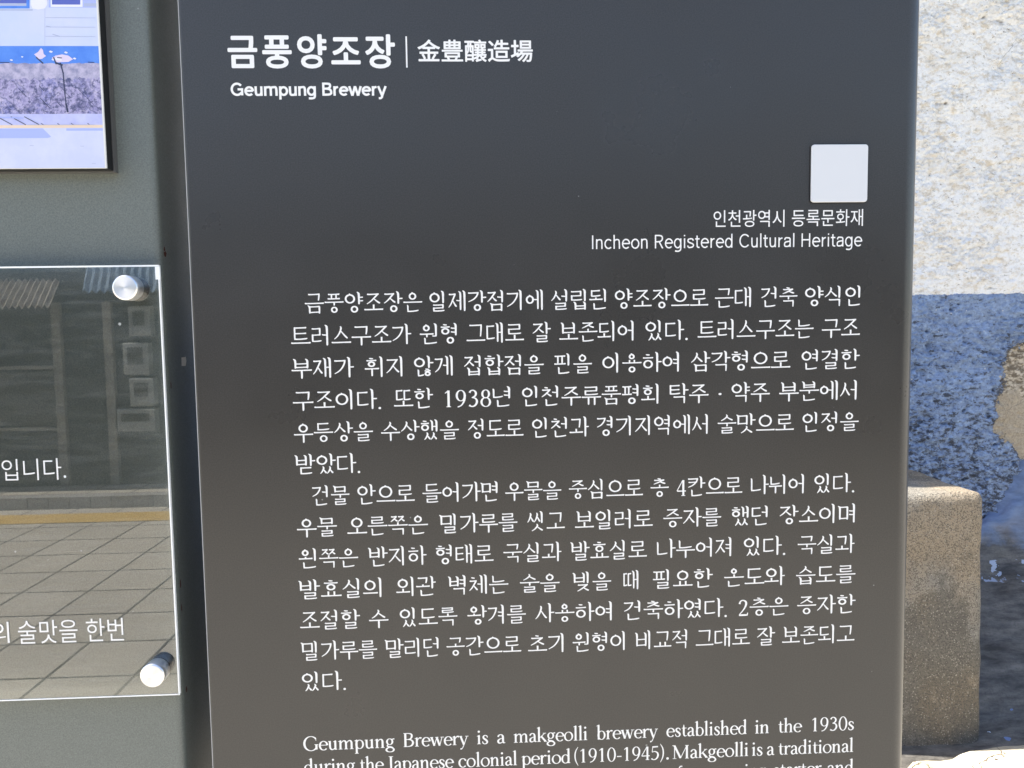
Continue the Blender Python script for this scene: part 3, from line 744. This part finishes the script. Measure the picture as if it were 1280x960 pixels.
def sans_line(text, w, xa, xb, za, zb, yp, track=0):
    mb = MB(); items = []; pen = 0
    for ch in text:
        r, ad = sans(ch, w)
        items += [([(pen+x, y) for x, y in vs], fs, k) for k, (vs, fs) in enumerate(r)]; pen += ad+track
    X = [x for v, _, _ in items for x, _ in v]; Z = [z for v, _, _ in items for _, z in v]
    q = (xb-xa)/(max(X)-min(X)); qz = (zb-za)/(max(Z)-min(Z))
    for vs, fs, k in items:
        mb.add([((xa+(x-min(X))*q)/1000, yp-.00012-k*4e-6, (za+(z-min(Z))*qz)/1000) for x, z in vs], fs)
    return mb.build("text_line", M_white, sign)
def dot(cx, cy, r):
    return ribbon([(cx+r/2*math.cos(2*math.pi*i/16), cy+r/2*math.sin(2*math.pi*i/16), r) for i in range(16)], True)
def word_mesh(mb, text, xa, xb, zb, ysize, yp, script):
    """fit one word's ink between xa and xb (mm) on baseline zb; yp is the surface it is printed on"""
    items = []; pen = 0
    for ch in text:
        if script == 'ko':
            if '가' <= ch <= '힣': r, ad = hangul(ch); ad = 1.0; sc = 1.0
            elif ch == '.': r, ad, sc = [dot(.10, .02, .062)], .40, 1
            elif ch == '·': r, ad, sc = [dot(.08, .42, .058)], .2, 1
            else: r, ad = latin(ch); sc = 1.32; ad *= 1.32
        else: r, ad = latin(ch); sc = 1.0
        for k, (vs, fs) in enumerate(r):
            sx = sc*(.95 if sc != 1 else 1)
            items.append(([(pen+x*sx, y*sc) for x, y in vs], fs, k))
        pen += ad
    lo = min(x for vs, _, _ in items for x, _ in vs); hi = max(x for vs, _, _ in items for x, _ in vs)
    q = (xb-xa)/(hi-lo)
    for vs, fs, k in items:
        y = yp-.00012-k*4e-6
        mb.add([((xa+(x-lo)*q)/1000, y, (zb+z*ysize)/1000) for x, z in vs], fs)
KO=[
 (1464.8, [('금풍양조장은', -141.5, -45.4), ('일제강점기에', -39.5, 54.4), ('설립된', 61.3, 107.2), ('양조장으로', 114.6, 193.6), ('근대', 199.1, 230.0), ('건축', 238.6, 269.7), ('양식인', 276.1, 323.7)]),
 (1438, [('트러스구조가', -153.7, -55.2), ('원형', -48.2, -17.5), ('그대로', -9.6, 38.3), ('잘', 45.5, 60.7), ('보존되어', 67.7, 130.3), ('있다.', 140.3, 176.2), ('트러스구조는', 184.5, 284.0), ('구조', 290.9, 324.1)]),
 (1410, [('부재가', -154.2, -103.0), ('휘지', -94.3, -63.1), ('않게', -53.5, -21.4), ('접합점을', -12.1, 54.6), ('핀을', 63.2, 95.1), ('이용하여', 103.8, 168.8), ('삼각형으로', 179.0, 264.3), ('연결한', 273.9, 324.2)]),
 (1382.7, [('구조이다.', -154.1, -81.6), ('또한', -71.0, -38.3), ('1938년', -28.6, 26.1), ('인천주류품평회', 35.9, 151.3), ('탁주', 160.8, 194.2), ('·', 202.6, 205.3), ('약주', 213.8, 246.9), ('부분에서', 254.8, 322.2)]),
 (1356, [('우등상을', -154.2, -88.8), ('수상했을', -82.3, -17.3), ('정도로', -9.8, 36.8), ('인천과', 44.0, 92.0), ('경기지역에서', 98.8, 193.6), ('술맛으로', 202.0, 268.0), ('인정을', 275.4, 324.5)]),
 (1329.2, [('받았다.', -154.3, -100.4)]),
 (1302.3, [('건물', -140.8, -109.8), ('안으로', -103.3, -55.5), ('들어가면', -49.1, 14.2), ('우물을', 20.5, 68.2), ('중심으로', 74.5, 138.0), ('총', 144.3, 160.2), ('4칸으로', 166.9, 223.8), ('나뉘어', 231.0, 277.4), ('있다.', 286.5, 321.6)]),
 (1274.5, [('우물', -154.5, -121.1), ('오른쪽은', -112.7, -44.9), ('밀가루를', -35.5, 30.6), ('씻고', 38.9, 70.9), ('보일러로', 79.4, 146.4), ('증자를', 155.3, 205.6), ('했던', 214.7, 246.0), ('장소이며', 256.5, 322.6)]),
 (1246, [('왼쪽은', -153.9, -104.2), ('반지하', -95.9, -46.9), ('형태로', -39.0, 9.9), ('국실과', 18.1, 67.7), ('발효실로', 75.4, 141.3), ('나누어져', 149.8, 214.5), ('있다.', 225.4, 261.8), ('국실과', 272.5, 322.7)]),
 (1217.4, [('발효실의', -154.9, -85.5), ('외관', -73.2, -39.6), ('벽체는', -29.3, 22.1), ('술을', 31.8, 66.0), ('빚을', 77.0, 110.3), ('때', 120.7, 133.8), ('필요한', 146.3, 198.5), ('온도와', 208.3, 261.6), ('습도를', 271.4, 324.1)]),
 (1189, [('조절할', -154.8, -104.2), ('수', -96.8, -80.2), ('있도록', -70.7, -21.8), ('왕겨를', -13.5, 36.7), ('사용하여', 44.6, 110.7), ('건축하였다.', 121.1, 211.0), ('2층은', 221.2, 265.2), ('증자한', 272.7, 324.6)]),
 (1161.5, [('밀가루를', -154.8, -90.5), ('말리던', -84.1, -38.4), ('공간으로', -31.8, 32.3), ('초기', 38.0, 68.7), ('원형이', 76.5, 121.8), ('비교적', 130.7, 176.2), ('그대로', 183.7, 231.5), ('잘', 237.6, 253.6), ('보존되고', 259.8, 324.3)]),
 (1133.8, [('있다.', -154.8, -118.0)]),
]
EN=[(1090.7,[('Geumpung', -155.7, -78.0), ('Brewery', -70.3, -14.5), ('is', -7.3, 2.4), ('a', 10.2, 17.3), ('makgeolli', 24.5, 88.5), ('brewery', 96.7, 150.7), ('established', 158.1, 229.1), ('in', 236.5, 249.0), ('the', 257.6, 278.8), ('1930s', 287.7, 325.2)]),
(1070.5,[('during', -155.8, -112.2), ('the', -108.0, -87.5), ('Japanese', -84.1, -27.3), ('colonial', -23.6, 27.0), ('period', 31.1, 73.5), ('(1910-1945).', 77.2, 160.2), ('Makgeolli', 163.4, 230.7), ('is', 233.9, 243.5), ('a', 247.5, 254.1), ('traditional', 257.9, 324.9)]),
(1051.0,[('of', 161.7, 172.3)]),
(1051.0,[('using', 214.3, 246.6), ('starter', 253.7, 297.0), ('and', 302.0, 325.2)])]
for row, (zb, words) in enumerate(KO):
    mb = MB()
    for w, a, c in words: word_mesh(mb, w, a, c, 1464.0-26.683*row, 15.9, 0, 'ko')
    mb.build("text_line", M_white, sign)
for zb, words in EN:
    mb = MB()
    for w, a, c in words: word_mesh(mb, w, a, c, zb, 18.6, 0, 'en')
    mb.build("text_line", M_white, sign)
def set_text(name, parent, parts, yp, mat=M_white):
    """lines in Blender's built-in type: parts are (text, x0, x1, z0, z1 ink box in mm, boldness)"""
    mb = MB()
    for text, xa, xb, za, zb, bold, fitz in parts:
        cu = bpy.data.curves.new("type", 'FONT'); cu.body = text; cu.space_character = 1.18 if text.startswith('금') else 1.0; cu.offset = min(bold, .004) if bold < 0 or len(text) > 12 else 0; cu.resolution_u = 4
        o = bpy.data.objects.new("type", cu); COL.objects.link(o); bpy.context.view_layer.update()
        me = bpy.data.meshes.new_from_object(o.evaluated_get(bpy.context.evaluated_depsgraph_get()))
        vx = [v.co.x for v in me.vertices]; vy = [v.co.y for v in me.vertices]
        sx = (xb-xa)/(max(vx)-min(vx)); sy = (zb-za)/(max(vy)-min(vy))
        sh = [(0, 0)] if bold < .005 else [(bold*math.cos(k*math.pi/4), bold*math.sin(k*math.pi/4)) for k in range(8)]+[(0, 0)]
        for k, (dx, dz) in enumerate(sh):
            mb.add([((xa+(v.co.x-min(vx)+dx)*sx)/1000, yp-.00015-k*5e-6, (za+(v.co.y-min(vy)+dz)*sy)/1000) for v in me.vertices], [tuple(p.vertices) for p in me.polygons])
        bpy.data.objects.remove(o); bpy.data.curves.remove(cu); bpy.data.meshes.remove(me)
    return mb.build(name, mat, parent)
set_text("text_line", sign, [("금풍양조장", -194.8, -63.2, 1659.8, 1685.2, .024, 1)], 0)
set_text("text_line", sign, [("金豊釀造場", -44.3, 48.3, 1664.4, 1681.6, .015, 1)], 0)
sans_line("Geumpung Brewery", .122, -194.3, -70.0, 1634.9, 1648.2, 0, .005)
set_text("text_line", sign, [("인천광역시 등록문화재", 197.7, 324.8, 1530.2, 1544.2, .003, 1)], 0)
sans_line("Incheon Registered Cultural Heritage", .072, 95.8, 324.6, 1510.2, 1524.8, 0, .02)
b = MB(); b.box(-.2333, -.2324, .0012, .0052, .02, 2.05); b.build("edge_highlight", simple("edge_highlight_grey", (.42, .43, .43), .5), sign)  # pale strip painting the highlight along the folded edge
b = MB(); b.box(-.0540, -.0528, -.00015, .0005, 1.6599, 1.6843); b.build("divider_line", M_white, sign)
# blank white plaque, rounded corners
def rrect(x0, x1, z0, z1, r, n=6):
    p = []
    for cx, cz, a0 in ((x1-r, z0+r, -90), (x1-r, z1-r, 0), (x0+r, z1-r, 90), (x0+r, z0+r, 180)):
        for k in range(n+1): a = R(a0+90*k/n); p.append((cx+r*math.cos(a), cz+r*math.sin(a)))
    return p
b = MB(); b.prism(rrect(.2793, .3273, 1.5498, 1.5971, .0025), -.0022, .001); bevel(b.build("plaque", M_plaque, sign), .0006, 2)
b = MB(); b.prism(rrect(.2787, .3279, 1.5492, 1.5977, .003), -.0008, .001); b.build("plaque_backing", M_black, sign)

# ------------------------------------------------------------------ photo plate on the board
FY = -.0055; FR = -.2923
def pp(px, py): return ((-366.5-.0385*py+.6075*px)/1000, (1709.4-.611*py)/1000)
plate = MB(); plate.box(-.90, FR, FY+.0016, .006, 1.5805, 2.02); plate = plate.build("photo_plate", M_black, board)
b = MB(); b.box(-.90, FR, FY, FY+.0016, 1.5805, 2.02); b.build("face_sheet", M_plate_edge, plate)
b = MB(); b.box(-.90, FR+.0012, .0062, .0121, 1.5797, 2.02); b.build("flange", M_greytrim, plate)
def rubble_mat():
    g = G("printed_rubble")
    wv = g.mix(.035, g.mapped((1, 1, 1), (0, R(40), 0)), g.n("TexNoise").outputs["Color"], 'ADD')
    nz = [n for n in g.t.nodes if n.bl_idname == "ShaderNodeTexNoise"][0]; g.L(g.coord(), nz.inputs["Vector"]); nz.inputs["Scale"].default_value = 55; nz.inputs["Detail"].default_value = 3
    v = g.voro(58, 'F1', wv, .85); e = g.voro(58, 'DISTANCE_TO_EDGE', wv, .85)
    sr = g.n("SeparateColor"); g.L(v.outputs["Color"], sr.inputs[0])
    c = g.mix(sr.outputs[0], (.15, .16, .42), (.36, .31, .50))
    c = g.mix(g.ramp(g.noise(380, 6, .8), (.40, 0.0), (.60, .9)), c, (.50, .46, .68))
    c = g.mix(g.ramp(g.noise(300, 5, .75, g.mapped((1, 1, 1), (0, .5, 0), (2, 0, 0))), (.50, 0.0), (.60, .85)), c, (.055, .06, .15))
    c = g.mix(g.ramp(e.outputs["Distance"], (.0, .6), (.07, 0.0)), c, (.05, .055, .14))
    c = g.mix(g.ramp(g.noise(130, 5, .7, g.mapped((1, 1, 1), (0, 0, 0), (5, 0, 3))), (.58, 0.0), (.68, .8)), c, (.62, .56, .72))
    g.base(c); g.set(Roughness=.3); return g.m
def print_mat(name, a, bcol, sc=120, lo=.4, hi=.65):
    g = G(name); g.base(g.mix(g.ramp(g.noise(sc, 5, .7), (lo, 0.0), (hi, 1.0)), a, bcol)); g.set(Roughness=.3); return g.m
PM = [print_mat("printed_white_wall", (.56, .63, .84), (.62, .66, .84), 20), print_mat("printed_blue_band", (.075, .22, .75), (.11, .28, .80), 60),
      print_mat("printed_cement", (.52, .48, .64), (.25, .25, .40), 170), rubble_mat(), print_mat("printed_pavement", (.56, .58, .86), (.46, .48, .80), 60),
      simple("printed_yellow", (.80, .64, .50), .3), simple("printed_shade", (.40, .47, .88), .3), simple("printed_dark_line", (.030, .035, .085), .3),
      simple("printed_window", (.10, .13, .48), .3), simple("printed_pale", (.72, .62, .80), .3), simple("printed_white", (.78, .78, .92), .3), simple("printed_grey_line", (.42, .47, .66), .3), print_mat("printed_road", (.58, .62, .83), (.64, .67, .84), 40)]
pm = MB(); LV = [0]
def P2(poly, mi, z=None):
    LV[0] += 1; y = FY-.00006-LV[0]*6e-6
    vs = [pp(*p) for p in poly]; pm.add([(min(x, FR-.0012), y, zz) for x, zz in vs], [tuple(range(len(poly)-1, -1, -1))], mi)
def band(y0, y1, mi, x0=-200, x1=140): P2([(x0, y0), (x1, y0), (x1, y1), (x0, y1)], mi)
def jag(y0, y1, mi, amp, seed):
    rnd = random.Random(seed); xs = [-200+i*3 for i in range(114)]
    P2([(x, y0+rnd.uniform(-amp, amp)) for x in xs]+[(140, y1), (-200, y1)], mi)
def line(x0, y0, x1, y1, w, mi):
    dx, dy = x1-x0, y1-y0; l = math.hypot(dx, dy); a, c = -dy/l*w/2, dx/l*w/2
    P2([(x0+a, y0+c), (x1+a, y1+c), (x1-a, y1-c), (x0-a, y0-c)], mi)
band(-60, 58, 0); band(57, 79, 1); jag(78.5, 100, 2, .8, 1); jag(98, 143, 3, 2.5, 2); band(142, 158, 4); band(156, 159.8, 5); band(159.8, 210.5, 12)
P2([(-200, 160.2), (54, 160.2), (65, 171), (60, 172.5), (-200, 172.5)], 6); band(160.2, 163.4, 6, 84, 140)
# windows above the white band
P2([(-200, -60), (37, -60), (37, 10.5), (-200, 11.5)], 1); P2([(-200, -60), (33, -60), (33, 7.2), (-200, 7.2)], 8); P2([(-200, 4.2), (33, 4.2), (33, 7.4), (-200, 7.4)], 11)
P2([(-200, 12), (41, 11.6), (41, 13.2), (-200, 13.6)], 11)
P2([(61, -60), (121, -60), (121, 9.2), (61, 9.2)], 6); P2([(62, -60), (103.5, -60), (103.5, 8.6), (63.5, 8.6)], 10); P2([(65, -60), (100.5, -60), (100.5, 5.6), (65, 5.6)], 8)
P2([(105, 3.8), (121, 3.8), (121, 8), (105, 8)], 11)
P2([(38.5, -60), (58.5, -60), (59, 6), (56, 10.5), (48, 12), (41, 10.8), (38.5, 6)], 10)
for y in (21.8, 33.4, 45): line(57, y, 120, y+.3, .55, 11)
line(58, 32.2, 64, 33.6, .9, 11); line(66, 42.4, 75, 45.2, 1.0, 11); line(56.3, 10, 56.3, 57, .35, 11)
# peeled paint, crack, plant stem
P2([(43, 67.5), (48, 64.5), (51.5, 59.5), (54, 62), (55, 67), (58, 69.5), (53, 73), (48.5, 73.5), (46, 70.5)], 9)
line(45.5, 71, 54.5, 79, 1.5, 7)
P2([(65, 72), (70, 69), (78, 67.5), (86, 69), (92, 73.5), (86, 77), (72, 77.5)], 9)
for (x, y, r) in ((64, 64, 2.6), (83, 65, 2.4), (94, 72.5, 2.2), (28, 70.5, 1.6), (14.5, 74.5, 2.0), (67, 74, 2.2), (72, 73, 3.2), (76, 74, 2.5)):
    P2([(x-r, y), (x-r*.3, y-r*.5), (x+r, y-.1), (x+r*.5, y+r*.6), (x-r*.4, y+r*.45)], 10)
line(0, 77.5, 12, 77.6, .9, 7); line(111, 77.2, 119, 77.6, .9, 7)
for a in ((67.5, 71, 71, 80, 1.6), (70, 78, 79, 81, 2.0), (76, 78, 80, 92, 1.5), (79.6, 91, 81.5, 112, 1.2), (81.4, 111, 83.5, 130, 1.2), (83.4, 129, 86, 140, 2.0), (72, 71.5, 78, 72, 1.0)): line(*a, 7)
# joints between printed stones, kerb joints
rnd = random.Random(5)
for k in range(12):
    x = rnd.uniform(-60, 118); y = rnd.uniform(104, 128); l = rnd.uniform(8, 18)
    line(x, y, x+l*.75, min(y+l*.8, 141.5), rnd.uniform(.4, .9), 7)
for x in (-60, -30, -3, 14, 31): line(x, 145.5, x+19, 155.8, .9, 7)
for x, l in ((52, 4), (90, 4), (111, 3), (73, 3)): line(x, 154, x+l, 156.2, .7, 7)
line(0, 146.5, 30, 147.5, 1.6, 6); line(35, 155.9, 120, 156.0, .5, 11)
for x, y in ((38, 182), (102, 183), (117, 205), (-20, 190)): line(x, y, x+5, y+.2, .6, 11)
pm.build("photo_print", PM, plate)

# ------------------------------------------------------------------ clear acrylic panel on stand-offs
GX0, GX1, GZ0, GZ1, GY = -.90, -.2568, 1.1449, 1.5040, -.0015
b = MB(); T_ = .003
V8 = [(GX0,GY,GZ0),(GX1,GY,GZ0),(GX1,GY+T_,GZ0),(GX0,GY+T_,GZ0),(GX0,GY,GZ1),(GX1,GY,GZ1),(GX1,GY+T_,GZ1),(GX0,GY+T_,GZ1)]
b.add(V8, [(0,1,5,4)], 0); b.add(V8, [(2,3,7,6)], 1); b.add(V8, [(0,3,2,1),(4,5,6,7),(1,2,6,5),(3,0,4,7)], 2)
clear = b.build("clear_panel", [M_glass, M_gback, M_edge], board)
b = MB(); ew = .0011                                           # white strips painting the light along the clear edge
b.box(GX0, GX1, GY-.0003, GY+.0004, GZ1-ew, GZ1+.0002); b.box(GX0, GX1-ew-.0001, GY-.0003, GY+.0004, GZ0-.0002, GZ0+ew*.7)
b.box(GX1-ew*.8, GX1+.0002, GY-.0003, GY+.0004, GZ0-.0002, GZ1-ew-.0001); b.box(GX1-.0030, GX1+.0006, GY-.0004, GY+.0003, GZ1-.0115, GZ1-ew-.0002)
b.build("lit_edge_strip", M_edge, clear)
set_text("text_line", clear, [("입니다.", -390.3, -339.4, 1330.6, 1348.4, -.006, 1)], GY-.0004)
set_text("text_line", clear, [("술맛을 한번", -385.7, -299.9, 1193.2, 1213.0, -.002, 1)], GY-.0004)
set_text("text_line", clear, [("의", -408.0, -392.9, 1194.6, 1212.6, -.002, 1)], GY-.0004)
def standoff(cx, cz):
    b = MB(); b.lathe(cx, cz, [(.0088, -.0142), (.0096, -.0139), (.0100, -.0132), (.0100, GY-.0004)], cap0=False, mi=0)
    o = b.build("standoff", M_alu, board); auto_smooth(o, 40)
    b = MB(); b.lathe(0, 0, [(.0001, 0), (.0088, 0)], cap0=False, cap1=False)
    f = mesh_obj("cap_face", b.v, b.f, M_spun, None); f.parent = o; f.location = (cx-board.location.x, -.0142-board.location.y, cz-board.location.z)
    b = MB(); b.lathe(cx, cz, [(.0086, .0016), (.0086, .0118)], mi=0); s_ = b.build("spacer", M_rubber, o); auto_smooth(s_, 40)
standoff(-.2792, 1.4856); standoff(-.2734, 1.1675)
# rust and chipped paint on the board's edge
def blob(name, c, poly, mat, axis):
    (cx, cy, cz) = c; n = len(poly)
    vs = [(cx+(0 if axis == 'x' else u), cy+(u if axis == 'x' else 0), cz+w) for u, w in poly]
    return mesh_obj(name, vs, [tuple(range(n))], mat, bp)
def ragged(rx, rz, seed, n=14):
    r_ = random.Random(seed); return [(rx*r_.uniform(.6, 1.1)*math.cos(2*math.pi*i/n), rz*r_.uniform(.6, 1.1)*math.sin(2*math.pi*i/n)) for i in range(n)]
SX = -.2605+.00015
blob("rust_spot", (SX, .0215, 1.5150), ragged(.0035, .0028, 1), M_rust, 'x')
blob("rust_spot", (SX, .0205, 1.5190), ragged(.0016, .0025, 2), M_rust, 'x')
blob("rust_spot", (SX, .0205, 1.2330), ragged(.0012, .0050, 3), M_rust, 'x')
blob("rust_spot", (SX, .0205, 1.2120), ragged(.0012, .0040, 4), M_rust, 'x')
blob("rust_spot", (SX, .0225, 1.1380), ragged(.0016, .0030, 6), M_rust, 'x')
blob("rust_spot", (SX, .0205, 1.4050), ragged(.0010, .0040, 7), M_rust, 'x')
blob("paint_chip", (SX, .0510, 1.4235), [(-.0055, -.0035), (.004, -.004), (.0062, .0005), (.0055, .0042), (-.005, .004)], M_chip, 'x')
